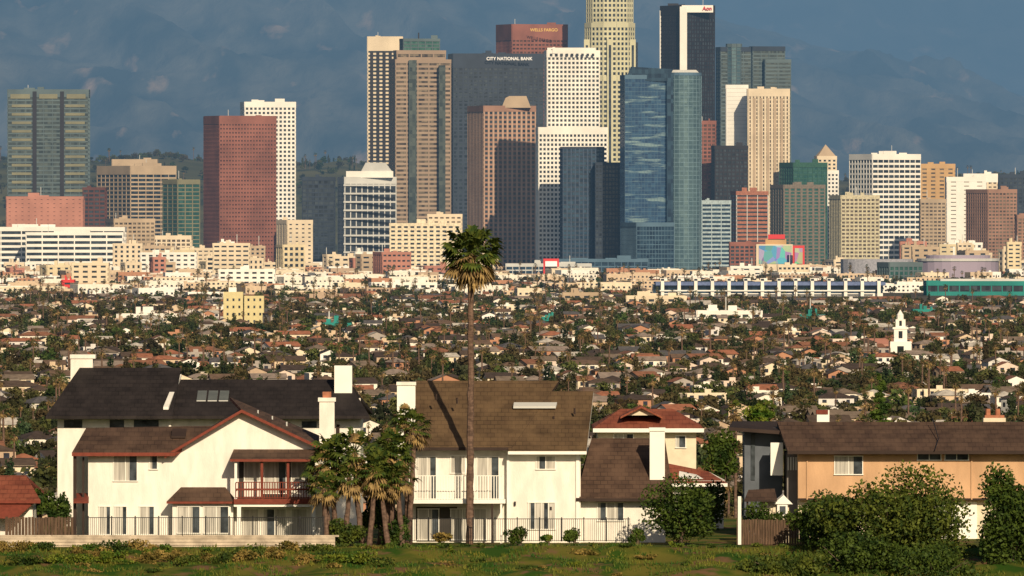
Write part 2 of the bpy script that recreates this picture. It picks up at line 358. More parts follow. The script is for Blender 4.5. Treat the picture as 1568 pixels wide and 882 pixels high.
pale=mat('pale_yellow_stucco',(.62,.52,.34),var=.12,scale=.05); dusty=mat('dusty_stucco',(.46,.35,.24),var=.12,scale=.05)
for lo_,hi_,n,t0,t1 in ((150,470,22,370,404),(470,780,9,385,410),(1340,1600,12,368,404),(-20,180,6,402,412),(1090,1340,5,398,412)):
    for i in range(n):
        a=rb.uniform(lo_,hi_); w=rb.uniform(20,58); D=rb.uniform(8500,9250); m=rb.choice([cream,pale,cream,white,dusty,tan,pink])
        s2=S(gdark,m,fh=rb.choice([3.6,4,4.5]),sr=rb.uniform(.45,.7),bw=rb.uniform(4,9),pr=rb.uniform(.3,.6),cap=1.5)
        if rb.random()<.5: tower('lowrise_building',a,a+w*.25,a+w,rb.uniform(t0,t1),D,s2,yaw=rb.uniform(15,35),rs=2)
        else: tower('lowrise_building',a,a,a+w,rb.uniform(t0,t1),D,s2,dep=18,rs=3)
mur,t,bb=newmat('painted_mural'); v=nd(t,'ShaderNodeTexVoronoi'); v.inputs['Scale'].default_value=1; t.links.new(pos(t,(.16,.16,.12)),v.inputs['Vector'])
hs=nd(t,'ShaderNodeMix',data_type='RGBA',blend_type='MIX'); hs.inputs[0].default_value=.4; hs.inputs[6].default_value=(.01,.15,.35,1); t.links.new(v.outputs['Color'],hs.inputs[7]); t.links.new(hs.outputs[2],bb.inputs['Base Color'])
b=MB(); D=9100; b.hb(1158,1214,374,428,D,20,cream); b.hb(1162,1212,376,404,D-.6,.5,mur); b.hb(1172,1204,366,374,D+2,4,orange); b.hb(1176,1202,359,367,D+2,.6,signred); b.build('mural_building')
b=MB(); b.hb(1214,1232,376,408,9080,1.5,signred); b.hb(1217,1229,380,404,9079,.9,mur); b.hb(1222,1224,408,428,9081,.6,black); b.build('billboard')
b=MB(); b.hb(832,856,396,424,8700,1,signred); b.hb(835,853,400,419,8699,.9,signwhite); b.hb(835,853,408,411,8698,.9,black); b.hb(842,846,424,432,8700.2,.6,black); b.build('billboard')
b=MB(); D=7150
b.box(X(1000,D),X(1352,D),D+3,D+60,0,Z(436,D),gblue); b.box(X(1004,D),X(1356,D),D-2,D+62,Z(437,D),Z(432,D),mat('blue_fascia',(.12,.16,.3)))
for i in range(14):
    px=1012+i*25.5; b.hb(px,px+5,427,454,D-4,3,white); b.hb(px-1,px+10,426,430,D-4,3,white)
b.box(X(1010,D),X(1340,D),D-5,D-4.2,Z(446,D),Z(444,D),white)
b.box(X(1000,D),X(1352,D),D+2,D+2.8,0,Z(449,D),white)
b.build('convention_center')
b=MB(); D=8300; cx=X(1470,D); R=X(1532,D)-cx
b.prism(ngon(cx,D+R,R,28),0,Z(400,D),lilac,white); b.prism(ngon(cx,D+R,R*1.03,28),Z(400,D),Z(396,D),ltgrey,white); b.prism(ngon(cx,D+R,R*.8,28),Z(396,D),Z(391,D),lilac,white)
b.build('round_sports_arena')
b=MB(); D=8100; b.facade(quadpoly(1345,1362,1413,D,25,30),0,Z(403,D),S(ggreen,greygreen,fh=4,sr=.3)); b.build('green_glass_block')
b=MB(); D=8600; arc=[(X(1345,D)+(X(1400,D)-X(1290,D))*.5*math.cos(t),D+20+20*math.sin(t)) for t in np.linspace(-math.pi,0,12)]
b.prism(arc+[(arc[-1][0],D+50),(arc[0][0],D+50)],0,Z(397,D),mat('grey_dome_panel',(.3,.3,.34)),ltgrey); b.build('curved_hall')
b=MB(); D=7200; b.facade(quadpoly(1420,1420,1600,D,0,60),0,Z(432,D),S(gdark,teal,fh=5,sr=.4,bw=8,pr=.1,cap=2.5,capm=teal)); b.hb(1440,1580,427,432,D+12,20,ltgrey); b.build('teal_exhibition_hall')
# ------------------------------------------------------------ mid-ground specials
def baseD(py): return CZ*F/(py-HY)
b=MB(); D=5450; yel=mat('yellow_stucco',(.58,.5,.27),var=.05)
for a,c in ((342,372),(374,404)):
    b.hb(a,c,447 if a<350 else 453,500,D,12,yel)
    for i in range(4):
        for k in range(3): b.hb(a+5+k*9,a+8+k*9,457+i*11,461+i*11,D-.1,.08,gdark)
b.hb(350,362,440,447,D+3,4,white); b.build('yellow_apartment_building')
b=MB(); D=4230
b.hb(1362,1396,523,545,D,10,white); b.hb(1369,1389,503,523,D+1.5,6,white); b.hb(1367,1391,501,504,D+1.2,6.6,white)
b.hb(1371.5,1386.5,489,501,D+2,4.4,white); b.prism(ngon(X(1379,D),D+4.2,1.5,8),Z(489,D),Z(483,D),white)
pp=ngon(X(1379,D),D+4.2,1.6,8)
for i in range(8):
    a=pp[i];c=pp[(i+1)%8]; b.poly([(a[0],a[1],Z(483,D)),(c[0],c[1],Z(483,D)),(X(1379,D),D+4.2,Z(474,D))],white)
b.hb(1376,1382,507,518,D+1.4,.06,gdark); b.hb(1377,1381,491,499,D+1.9,.06,gdark); b.hb(1374,1384,530,545,D-.1,.06,gdark)
b.build('mission_bell_tower')
b=MB(); D=4300; b.hb(1318,1372,528,550,D,14,cream)
b.slab([Q(1312,529,D-.5),Q(1376,529,D-.5),Q(1372,518,D+7),Q(1318,518,D+7)],.3,pink); b.slab([Q(1318,518,D+7),Q(1372,518,D+7),(X(1376,D),D+14.5,Z(529,D)),(X(1312,D),D+14.5,Z(529,D))],.3,pink); b.build('church_nave')
spec=[('teal_lowrise',490,536,497,509,teal),('white_warehouse',180,272,483,498,white),('teal_lowrise',1226,1262,484,494,teal),('teal_lowrise',1400,1440,476,488,teal),
('white_warehouse',1068,1166,478,496,white),('white_warehouse',335,420,414,440,white),('white_warehouse',215,300,388,425,white),
('white_warehouse',590,668,434,450,white),('pink_lowrise',110,165,404,448,cream),('red_lowrise',95,112,430,450,signred),('cream_lowrise',862,920,450,466,tan),('teal_lowrise',830,852,488,500,teal),('white_warehouse',960,1050,455,472,cream)]
bay=S(gdark,white,fh=3.6,sr=.6,bw=6,pr=.45,cap=1.2)
for n,a,c,t0,t1,m in spec:
    D=baseD(t1+6); s2=dict(bay); s2.update(sp=m,pier=m,capm=m); tower(n,a,a,c,t0,D,s2,dep=25,rs=3)
# ------------------------------------------------------------ distant houses
walls=[mat('stucco_%d'%i,c,var=.08) for i,c in enumerate([(.74,.69,.6),(.56,.43,.3),(.68,.58,.43),(.42,.31,.22),(.6,.57,.54),(.4,.2,.12),(.62,.5,.42),(.34,.3,.27),(.78,.75,.7)])]
roofs=[mat('shingle_%d'%i,c,var=.2) for i,c in enumerate([(.08,.056,.043),(.13,.085,.06),(.22,.1,.06),(.3,.12,.07),(.09,.085,.09),(.17,.13,.1),(.46,.42,.37),(.055,.04,.034),(.24,.19,.16)])]
wnd=mat('house_window_glass',(.03,.035,.05),rough=.15)
H=MB()
def rot(cx,cy,ca,sa,x,y,z): return (cx+ca*x-sa*y,cy+sa*x+ca*y,z)
def house(cx,cy,w,dp,h,rt,wm,rm,yaw,z0=0,rise=None):
    ca,sa=math.cos(yaw),math.sin(yaw); R=lambda x,y,z: rot(cx,cy,ca,sa,x,y,z+z0)
    a,b_=w/2,dp/2
    c=[(-a,-b_),(a,-b_),(a,b_),(-a,b_)]
    for i in range(4):
        p,q=c[i],c[(i+1)%4]; H.poly([R(*p,0),R(*q,0),R(*q,h),R(*p,h)],wm)
    rs=rise or min(w,dp)*.2; o=.5
    if rt==0:
        H.poly([R(*p,h-.3) for p in c],rm)
        H.box(cx-1,cx+1,cy-1,cy+1,z0+h-.3,z0+h+1.2,wm)
    elif rt==1:
        H.poly([R(-a-o,-b_-o,h-.2),R(a+o,-b_-o,h-.2),R(a+o,0,h+rs),R(-a-o,0,h+rs)],rm)
        H.poly([R(a+o,b_+o,h-.2),R(-a-o,b_+o,h-.2),R(-a-o,0,h+rs),R(a+o,0,h+rs)],rm)
        H.poly([R(a,-b_,h),R(a,b_,h),R(a,0,h+rs-.1)],wm); H.poly([R(-a,-b_,h),R(-a,0,h+rs-.1),R(-a,b_,h)],wm)
    else:
        k=max(a-b_,0.3)
        e=[(-a-o,-b_-o),(a+o,-b_-o),(a+o,b_+o),(-a-o,b_+o)]
        l=R(-k,0,h+rs); r=R(k,0,h+rs); E=[R(*p,h-.1) for p in e]
        H.poly([E[0],E[1],r,l],rm); H.poly([E[1],E[2],r],rm); H.poly([E[2],E[3],l,r],rm); H.poly([E[3],E[0],l],rm)
    nfl=max(1,int(h/2.9))
    for fl in range(nfl):
        z1=fl*2.9+1.0
        n=max(2,int(w/3.2))
        for i in range(n):
            x=-a+w*(i+.5)/n; ww=random.uniform(.5,.9)
            H.poly([R(x-ww,-b_-.05,z1),R(x+ww,-b_-.05,z1),R(x+ww,-b_-.05,z1+1.3),R(x-ww,-b_-.05,z1+1.3)],wnd)
        for y in (-b_*.5,b_*.5):
            for sgn in (-1,1):
                xx=sgn*(a+.05); H.poly([R(xx,y-.7,z1),R(xx,y+.7,z1),R(xx,y+.7,z1+1.3),R(xx,y-.7,z1+1.3)],wnd)
def blocked(x,y):
    px=x/y*F+784
    if 980<px<1600 and 6350<y<7400: return True
    if 325<px<420 and 5050<y<5500: return True
    if 1340<px<1410 and 3900<y<4320: return True
    if y>8950: return 735<px<1080
    return False
trees=[]
y=1750.0
while y<9700:
    stepy=24 if y<7000 else 34
    hw=.068*y; cell=19 if y<7000 else 30
    x=-hw+random.uniform(0,cell)
    while x<hw:
        xx=x+random.uniform(-4,4); yy=y+random.uniform(-6,6)
        px=xx/yy*F+784
        far=(yy-6300)/2500
        grove=mn.noise(Vector((xx/90,yy/400,4)))
        if not blocked(xx,yy) and random.random()<(.9 if grove<.15 else .5):
            dens=1 if px<600 else .5
            if far>0 and random.random()<min(far,1)*.6*dens+.05:
                w=random.uniform(14,34); h=random.choice([4,5,6,8,9,11]); wm=random.choice([walls[0],walls[2],walls[1],walls[8],walls[0],walls[3],walls[5]])
                house(xx,yy,w,random.uniform(12,20),h,0,wm,random.choice([roofs[6],roofs[5],roofs[4]]),math.radians(random.choice([8,8,20])))
            else:
                big=random.random()<.05
                w=random.uniform(13,20) if big else random.uniform(6.5,11.5); h=random.choice([3,3.2,3.4,5.8]) if not big else random.choice([5.8,6])
                house(xx,yy,w,random.uniform(6.5,9),h,random.choice([1,2,1,2,1,0]) if not big else random.choice([0,2,1]),random.choice(walls),random.choice(roofs),math.radians(random.choice([10,100,10,100,28])))
                if random.random()<.4: house(xx+random.uniform(5,8),yy+random.uniform(-4,4),4.5,5.5,2.8,1,random.choice(walls),random.choice(roofs),math.radians(random.choice([10,100])))
        nt=(2.1 if yy<7000 else (1.2 if px<600 else 2.4))*(1.5 if grove>.15 else 1)
        k=int(nt+random.random())
        for _ in range(k):
            tx=x+random.uniform(-cell/2,cell/2); ty=y+random.uniform(-stepy/2,stepy/2)
            if not blocked(tx,ty): trees.append((tx,ty,0,random.choice([.5,.7,.85,1.0,1.15,1.4])*random.uniform(.85,1.1)))
        x+=cell
    y+=stepy
H.build('distant_houses')
def zprof(y):
    return float(np.interp(y,[-400,0,30,200,500,640,685,698,765,900,1400,1700],[60,60.2,58,28,18,28,37.0,38.5,38.5,27,3,0]))
for i in range(600):
    ty=random.uniform(850,1750); tx=random.uniform(-.068,.068)*ty; trees.append((tx,ty,zprof(ty)-.3,random.uniform(.5,.95)))
# ------------------------------------------------------------ foliage
def leafcloud(mb,c,r,n,size,m,lobes=9,seed=0,squash=1,hollow=.55):
    g_=np.random.default_rng(seed); cs=[]
    for i in range(lobes):
        v=g_.normal(size=3); v/=np.linalg.norm(v); v*=g_.uniform(.3,.72); cs.append((v*np.array(r),g_.uniform(.32,.55)))
    cs.append((np.zeros(3),.6))
    for i in range(n):
        o,k=cs[g_.integers(len(cs))]; v=g_.normal(size=3); v/=np.linalg.norm(v); v*=g_.uniform(hollow,1.05)**.7
        p=np.array(c)+o+v*np.array(r)*k
        a=g_.normal(size=3); a/=np.linalg.norm(a); bq=np.cross(a,g_.normal(size=3)); bq/=np.linalg.norm(bq)+1e-6
        s=size*g_.uniform(.5,1.3); a=a*s; bq=bq*s*.6
        mb.poly([tuple(p-a),tuple(p+bq),tuple(p+a),tuple(p-bq)],m)
def limbs(mb,base,c,r,m,n=6,tr=.25):
    top=(c[0],c[1],c[2]-r[2]*.3); mb.tube([base,((base[0]+top[0])/2+.1,base[1],(base[2]+top[2])/2),top],[tr,tr*.8,tr*.5],m)
    for i in range(n):
        a=6.283*i/n+.4; e=(c[0]+math.cos(a)*r[0]*.65,c[1]+math.sin(a)*r[1]*.65,c[2]+r[2]*random.uniform(-.1,.6))
        mb.tube([((base[0]+top[0])/2+.1,base[1],(base[2]+top[2])/2),((e[0]+top[0])/2,(e[1]+top[1])/2,(e[2]+top[2])/2-.1),e],[tr*.5,tr*.35,tr*.12],m,5)
bark=mat('bark',(.09,.065,.045),scale=4); palmbark=mat('palm_bark',(.12,.075,.055),scale=(3,3,6),var=.4)
frond=leafmat('palm_frond_green',(.024,.05,.009),(.09,.11,.016),sc=2); dead=leafmat('palm_frond_dry',(.1,.065,.03),(.34,.23,.09),sc=2)
def fan_palm(mb,base,h,tr,R,nf,seed=0,lean=0,blades=11,fr=None,dd=None,drop=-75):
    g_=random.Random(seed); fr=fr or frond; dd=dd or dead
    pts=[];rd=[]; N=max(4,int(h/.7))
    for i in range(N+1):
        t=i/N; pts.append((base[0]+lean*math.sin(t*1.6)+g_.uniform(-.03,.03),base[1],base[2]+h*t)); rd.append(tr*(1.15-.35*t)*(1.0+(.14 if i%2 else 0)))
    mb.tube(pts,rd,palmbark,8); c=Vector(pts[-1])
    for i in range(nf):
        t=i/(nf-1); el=math.radians(85-(85-drop)*(t**.85)); az=i*2.39996+g_.uniform(-.2,.2)
        d=Vector((math.cos(az)*math.cos(el),math.sin(az)*math.cos(el),math.sin(el))); L=R*g_.uniform(.34,.64)
        s=d.cross(Vector((0,0,1)))
        if s.length<.05: s=Vector((1,0,0))
        s.normalize(); p1=c+d*L+Vector((0,0,-.06*R)); m=dd if (el<math.radians(-25) or g_.random()<.05) else fr
        mb.tube([tuple(c),tuple(c+d*L*.5),tuple(p1)],[.035*R/2.3,.03*R/2.3,.02*R/2.3],m,3)
        n2=d.cross(s); tw=g_.uniform(-.5,.5); s2=s*math.cos(tw)+n2*math.sin(tw)
        for k in range(blades):
            a=math.radians(-85+170*k/(blades-1)); dd_=d*math.cos(a)+s2*math.sin(a); l=R*g_.uniform(.34,.52)*(1-.25*abs(a))
            mid=p1+dd_*l*.6; tip=p1+dd_*l+Vector((0,0,-.3*l)); w=Vector(dd_.cross(s2.cross(d))).normalized()*(.042*R)
            mb.poly([tuple(p1),tuple(mid+w),tuple(tip),tuple(mid-w)],m)
protos=bpy.data.collections.new('tree_variants')
def proto(mb,name):
    o=mb.build(name); col.objects.unlink(o); protos.objects.link(o)
lm=[leafmat('foliage_instanced_%d'%i,a,b_,inst=True,sc=.5) for i,(a,b_) in enumerate([((.014,.034,.008),(.055,.085,.018)),((.022,.036,.01),(.085,.095,.025)),((.012,.028,.013),(.035,.06,.022))])]
for i in range(7):
    mb=MB(); rr=(random.uniform(2.6,4.2),random.uniform(2.6,4),random.uniform(2.0,3.2)); c=(0,0,rr[2]+1.0)
    leafcloud(mb,c,rr,460,.5,lm[i%3],lobes=7,seed=i); mb.tube([(0,0,-.5),(0,0,c[2])],[.25,.15],bark,5); proto(mb,'tree_variant_%d'%i)
mb=MB(); fan_palm(mb,(0,0,0),10,.2,1.8,26,3,.2,7,fr=lm[0]); proto(mb,'palm_variant')
mb=MB(); leafcloud(mb,(0,0,4.2),(1.1,1.1,4.2),300,.4,lm[2],lobes=10,seed=50); proto(mb,'cypress_variant')
def scatter(name,pts,coll):
    me=bpy.data.meshes.new(name); me.from_pydata([p[:3] for p in pts],[],[]); at=me.attributes.new('scl','FLOAT','POINT'); at.data.foreach_set('value',[p[3] for p in pts])
    o=bpy.data.objects.new(name,me); col.objects.link(o)
    ng=bpy.data.node_groups.new(name+'_nodes','GeometryNodeTree'); ng.interface.new_socket('Geometry',in_out='INPUT',socket_type='NodeSocketGeometry'); ng.interface.new_socket('Geometry',in_out='OUTPUT',socket_type='NodeSocketGeometry')
    a=nd(ng,'NodeGroupInput'); z=nd(ng,'NodeGroupOutput'); ci=nd(ng,'GeometryNodeCollectionInfo'); ci.inputs['Collection'].default_value=coll; ci.inputs['Separate Children'].default_value=True; ci.inputs['Reset Children'].default_value=True
    ip=nd(ng,'GeometryNodeInstanceOnPoints'); ip.inputs['Pick Instance'].default_value=True
    rv=nd(ng,'FunctionNodeRandomValue',data_type='FLOAT_VECTOR'); rv.inputs[0].default_value=(0,0,0); rv.inputs[1].default_value=(0,0,6.28)
    na=nd(ng,'GeometryNodeInputNamedAttribute',data_type='FLOAT'); na.inputs[0].default_value='scl'
    L=ng.links.new; L(a.outputs[0],ip.inputs['Points']); L(ci.outputs[0],ip.inputs['Instance']); L(rv.outputs[0],ip.inputs['Rotation']); L(na.outputs[0],ip.inputs['Scale']); L(ip.outputs[0],z.inputs[0])
    md=o.modifiers.new('scatter','NODES'); md.node_group=ng
    return o
def gridmesh(name,xs,ys,zf,m,smooth=True):
    v=[];f=[]; nx=len(xs)
    for y in ys:
        for x in xs:
            xx=x(y) if callable(x) else x; v.append((xx,y,zf(xx,y)))
    for j in range(len(ys)-1):
        for i in range(nx-1): k=j*nx+i; f.append((k,k+1,k+nx+1,k+nx))
    me=bpy.data.meshes.new(name); me.from_pydata(v,[],f); me.materials.append(m)
    if smooth: me.polygons.foreach_set('use_smooth',[True]*len(f))
    o=bpy.data.objects.new(name,me); col.objects.link(o); return o
fan=lambda n,k=.09: [ (lambda y,u=u: u*y) for u in np.linspace(-k,k,n)]
def hillz(x,y):
    px=x/12500*F+784; t=np.interp(px,[-300,0,150,230,320,460,530,600,1200,1300,1568,1800],[235,236,243,236,246,252,250,272,280,276,268,262])
    h=CZ+(HY-t)*12500/F
    k=math.sin(math.pi*min(max((y-11300)/2800,0),1)); return h*k*(1+.12*mn.fractal(Vector((x/350,y/350,3)),1,2,4))-1
hillm=mat('hill_scrub',(.06,.07,.03),var=.3,scale=.01,c2=(.13,.12,.05))
gridmesh('hills',fan(180),list(np.linspace(11300,14100,24)),hillz,hillm)
for i in range(2600):
    ty=random.uniform(11600,12900); tx=random.uniform(-.066,.066)*ty; trees.append((tx,ty,hillz(tx,ty)-1,random.uniform(.9,1.7)))
scatter('distant_trees',trees,protos)
# mountains
mm,t,bb=newmat('mountain_scrub')
f1=ramp(t,noi(t,(.008,.0012,.006),8),.38,.66); c1=mixc(t,f1,(.04,.05,.05),(.2,.19,.16))
f2=ramp(t,noi(t,(.012,.0012,.01),7),.6,.8); c1=mixc(t,f2,c1,(.75,.5,.33)); t.links.new(c1,bb.inputs['Base Color']); bb.inputs['Roughness'].default_value=1; bb.inputs['Specular IOR Level'].default_value=0
bp=nd(t,'ShaderNodeBump'); bp.inputs['Strength'].default_value=.8; bp.inputs['Distance'].default_value=50; t.links.new(noi(t,(.009,.002,.007),6),bp.inputs['Height']); t.links.new(bp.outputs[0],bb.inputs['Normal'])
def mz1(x,y):
    px=x/25500*F+784; t_=np.interp(px,[-400,0,400,1000,1100,1250,1400,1568,1900],[-150,-170,-140,-40,18,58,85,140,190]); h=CZ+(HY-t_)*25500/F
    k=np.interp(y,[17500,20000,25500,29000],[0,.22,1,.2]); r=mn.ridged_multi_fractal(Vector((x/420+y/2600,y/2400,1.7)),.9,2.1,6,1,2)
    r2=mn.fractal(Vector((x/160,y/420,5)),1,2,5)
    return h*k+(r-1.1)*62*min(1,(y-17500)/3500)*(.3 if y>24800 else 1)+r2*16*k-6
def mz2(x,y):
    k=np.interp(y,[27000,35000,40000],[.1,1,.6]); px=x/34000*F+784; h=CZ+(HY+np.interp(px,[0,1000,1300,1568],[200,170,130,90]))*34000/F
    r=mn.ridged_multi_fractal(Vector((x/700-y/3000,y/2600,8.7)),.9,2.1,6,1,2); return h*k+(r-1.1)*90*k
gridmesh('mountain_range',fan(520),list(np.linspace(17500,29000,190)),mz1,mm)
gridmesh('mountain_range',fan(360),list(np.linspace(27000,40000,110)),mz2,mm)
# ground
gm,t,bb=newmat('ground_cover')
near=mixc(t,ramp(t,noi(t,.35,6),.42,.6),(.025,.065,.006),(.12,.11,.02)); near=mixc(t,ramp(t,noi(t,(.45,.5,.9),5),.55,.66),near,(.15,.085,.045))
city=mixc(t,ramp(t,noi(t,.03,6),.4,.6),(.07,.065,.045),(.12,.1,.08))
gg=nd(t,'ShaderNodeNewGeometry'); ss=nd(t,'ShaderNodeSeparateXYZ'); t.links.new(gg.outputs['Position'],ss.inputs[0])
t.links.new(mixc(t,ramp(t,ss.outputs[1],1300,1800),near,city),bb.inputs['Base Color']); bb.inputs['Roughness'].default_value=1; bb.inputs['Specular IOR Level'].default_value=.1
xs=sorted(set([-9000,-5000,-2500,-1200,-600,-300,-150,-90]+[round(v,2) for v in np.arange(-60,60.1,1.0)]+[90,150,300,600,1200,2500,5000,9000]))
ys=[-400,-200,-50,0,15,30,60,120,200,300,400,500,580,640]+list(np.arange(660,704,1.0))+[710,730,750,765,790,830,900,1000,1200,1400,1550,1700,3000,6000,10000,15000,25000,45000]
def gz(x,y):
    z=zprof(y)
    if 640<y<699: z+=.55*mn.fractal(Vector((x/5,y/5,0)),1,2,4)*min(1,(699-y)/3)
    return z
gridmesh('ground',[(lambda y,u=u:u) for u in xs],ys,gz,gm)
gr=leafmat('grass_blades',(.02,.065,.005),(.13,.125,.016),sc=.4)
mb=MB(); g_=random.Random(4)
for i in range(17000):
    x=g_.uniform(-42,42); y=g_.uniform(676,698.3)
    if mn.noise(Vector((x/3,y/3,2)))<-.1: continue
    z=gz(x,y)-.03; h=g_.uniform(.1,.4); a=g_.uniform(0,3.14); w=.06; dx=math.cos(a)*w; dy=math.sin(a)*w; lx=g_.uniform(-.14,.14)
    mb.poly([(x-dx,y-dy,z),(x+dx,y+dy,z),(x+lx,y,z+h)],gr); mb.poly([(x-dy,y+dx,z),(x+dy,y-dx,z),(x-lx,y+.05,z+h*.8)],gr)
mb.build('grass')
# ------------------------------------------------------------ foreground houses
stucco=mat('white_stucco',(.74,.7,.635),scale=(1.6,1.6,.5),var=.09,bump=.3); stucco2=mat('cream_stucco',(.66,.57,.43),scale=1.2,var=.08,bump=.3); ochre=mat('ochre_stucco',(.5,.31,.18),scale=(.8,.8,.3),var=.14,bump=.3)
trimw=mat('white_trim',(.8,.78,.72),var=.04); trimr=mat('redwood_trim',(.17,.04,.025),var=.15,scale=3); dkwood=mat('dark_wood',(.035,.022,.018),var=.2)
rA=tiles('brown_shingles',(.06,.036,.027),(.09,.055,.038)); rB=tiles('black_shingles',(.016,.013,.014),(.026,.021,.021)); rC=tiles('weathered_shingles',(.085,.053,.03),(.11,.07,.037)); rD=tiles('red_tiles',(.19,.05,.03),(.25,.08,.045))
shade=mat('recess_shade',(.05,.045,.04)); curtain=mat('window_curtain',(.42,.4,.36),scale=(6,6,.4),var=.25); pane=mat('window_pane',(.05,.06,.07),rough=.1,scale=1.5,var=.5); iron=mat('black_iron',(.01,.01,.012),rough=.5)
wallm=mat('retaining_block',(.46,.38,.29),scale=1.5,var=.25,bump=.4); brick=mat('chimney_brick',(.35,.14,.08),scale=3)
fencew=mat('fence_wood',(.09,.055,.035),scale=(8,1,1),var=.4)
def win(b,a,c,t,bt,D,n=2,fr=None,cur=True):
    fr=fr or trimw
    b.hb(a,c,t,bt,D-.02,.02,pane); w=(c-a)/n
    if cur:
        for i in range(n):
            if (i+int(a))%2==0: b.hb(a+i*w,a+(i+1)*w,t,bt,D-.03,.01,curtain)
            else: b.hb(a+i*w,a+(i+.35)*w,t,bt,D-.03,.01,curtain)
    for i in range(n+1):
        x=a+i*w; b.hb(x-.6,x+.6,t-.6,bt+.6,D-.09,.08,fr)
    b.hb(a-1.2,c+1.2,t-1.4,t,D-.1,.09,fr); b.hb(a-1.2,c+1.2,bt,bt+1.4,D-.13,.12,fr)
def gab(b,e0,e1,ye,De,r0,r1,yr,Dr,m,wm,th=.22,trim=None):
    A=Q(e0,ye,De);B=Q(e1,ye,De);C=Q(r1,yr,Dr);Dd=Q(r0,yr,Dr); Db=2*Dr-De
    b.slab([A,B,C,Dd],th,m,trim or m)
    b.slab([Dd,C,(B[0],Db,B[2]),(A[0],Db,A[2])],th,m,trim or m)
    for p,q,s_ in ((A,Dd,1),(B,C,-1)):
        b.poly([(p[0]+.3*s_,p[1]+.5,p[2]-th),(q[0]+.3*s_,q[1],q[2]-th-.05),(p[0]+.3*s_,Db-.5,p[2]-th)],wm)
def rail(b,a,c,t,bt,D,m,step=2.6,w=.45,post=None):
    b.hb(a,c,t,t+1.1,D,.06,m); b.hb(a,c,bt-1.6,bt-.8,D,.05,m); x=a
    while x<=c: b.hb(x-w/2,x+w/2,t+1.1,bt,D+.015,.03,m); x+=step
    if post:
        x=a
        while x<=c+.1: b.hb(x-.9,x+.9,t-2,bt,D-.02,.09,m); x+=post
b=MB(); D=709
b.hb(135,500,692,832,D,9,stucco); b.hb(116,135,696,832,D+4,5,stucco2)
b.ext([(262,692),(370,630),(505,692)],D+.02,8.9,stucco)
b.slab([Q(110,693,D-1),Q(268,693,D-1),Q(330,652,D+5),Q(132,655,D+5)],.25,rA,trimr)
b.slab([Q(252,697,D-.9),Q(370,627,D-.9),(X(372,D),D+9,Z(627,D)+.1),(X(254,D),D+9,Z(697,D)+.1)],.22,rA,trimr)
b.slab([Q(370,627,D-.9),Q(512,694,D-.9),Q(492,668,D+8),Q(352,608,D+8)],.22,rA,trimr)
b.hb(352,512,672,700,D+6,2,rA)
b.hb(112,117,692,832,D-.6,.15,dkwood); b.hb(126,129,700,832,D-.3,.15,dkwood)
b.slab([Q(112,768,D-1.5),Q(136,768,D-1.5),Q(136,755,D+1),Q(116,755,D+1)],.12,trimr)
win(b,174,210,697,736,D,2); win(b,229,241,697,718,D,1)
for a,c in ((152,169),(176,194),(214,236)): win(b,a,c,776,818,D,2)
b.hb(264,357,766,832,D-1.4,1.4,stucco); b.slab([Q(255,768,D-1.9),Q(364,768,D-1.9),Q(345,746,D-.02),Q(277,746,D-.02)],.15,rA,trimr)
win(b,272,306,776,816,D-1.4,2); win(b,312,350,776,816,D-1.4,2)
b.slab([Q(352,703,D-2.6),Q(490,703,D-2.6),Q(486,688,D-.02),Q(358,688,D-.02)],.18,rA,trimr)
b.hb(358,484,764,772,D-2.4,2.38,trimr); b.hb(358,484,772,776,D-2.3,2.28,trimw)
b.hb(366,478,706,764,D-.06,.05,shade)  # dark sheet on the wall paints the shade of the balcony recess
win(b,374,398,708,736,D-.08,1); win(b,404,438,708,755,D-.08,2); win(b,446,476,708,736,D-.08,1)
b.hb(374,400,737,762,D-.09,.02,stucco); b.hb(446,477,737,762,D-.09,.02,stucco)
for x in (361,401,441,480): b.hb(x-2,x+2,704,764,D-2.35,.2,trimw if x in(361,480) else trimr)
rail(b,361,481,738,763,D-2.42,trimr,4,1.4); b.hb(361,481,748,751,D-2.45,.05,trimr)
for x in (366,480): b.hb(x-3,x+3,776,832,D-2.3,.25,trimw)
win(b,403,438,780,822,D,2); win(b,372,396,780,822,D,1); win(b,446,470,780,822,D,1)
b.hb(489,512,614,832,D+.5,1.3,stucco); b.hb(487,514,609,615,D+.4,1.5,stucco); b.hb(494,507,600,609,D+.6,.8,brick)
b.hb(498,501,690,832,D-.15,.12,trimw)
for i in range(3): b.tube([Q(395+i*22,640+i*9,D+3),Q(395+i*22,628+i*9,D+3)],[.06,.06],ltgrey,5)
b.slab([Q(262,668,D+2),Q(284,668,D+2),Q(286,656,D+3.6),Q(264,656,D+3.6)],.12,dkwood)
b.build('gabled_house')
b=MB(); D=745
b.hb(88,262,641,850,D,14,stucco); b.hb(255,552,641,850,D+.5,14,stucco)
gab(b,70,264,637,D-1.5,122,277,563,D+8,rB,stucco); gab(b,248,566,637,D-1,275,532,581,D+7,rB,stucco)
b.slab([Q(250,623,D-.3),Q(258,623,D-.3),Q(278,573,D+7.4),Q(271,573,D+7.4)],.2,trimw)
for a,c in ((98,126),(168,190),(205,243)): b.hb(a,c,643,655,D-.05,.04,pane)
for a,c in ((462,485),(489,508)): b.hb(a,c,645,655,D+.45,.04,pane)
b.hb(515,520,650,720,D+.3,.1,dkwood)
skl=mat('skylight_glass',(.12,.13,.12),rough=.3)
for i in range(3):
    x=301+i*17; b.slab([Q(x,613,D+2.2),Q(x+14,613,D+2.2),Q(x+16,598,D+4.4),Q(x+2,598,D+4.4)],.25,skl,ltgrey)
b.hb(108,142,546,600,D+8,1.6,stucco); b.hb(107,146,543,549,D+7.9,1.9,stucco)
b.hb(512,539,560,660,D+4,1.6,trimw); b.hb(516,552,610,640,D+4.5,1.2,stucco)
b.build('dark_roofed_house')
b=MB(); D=708
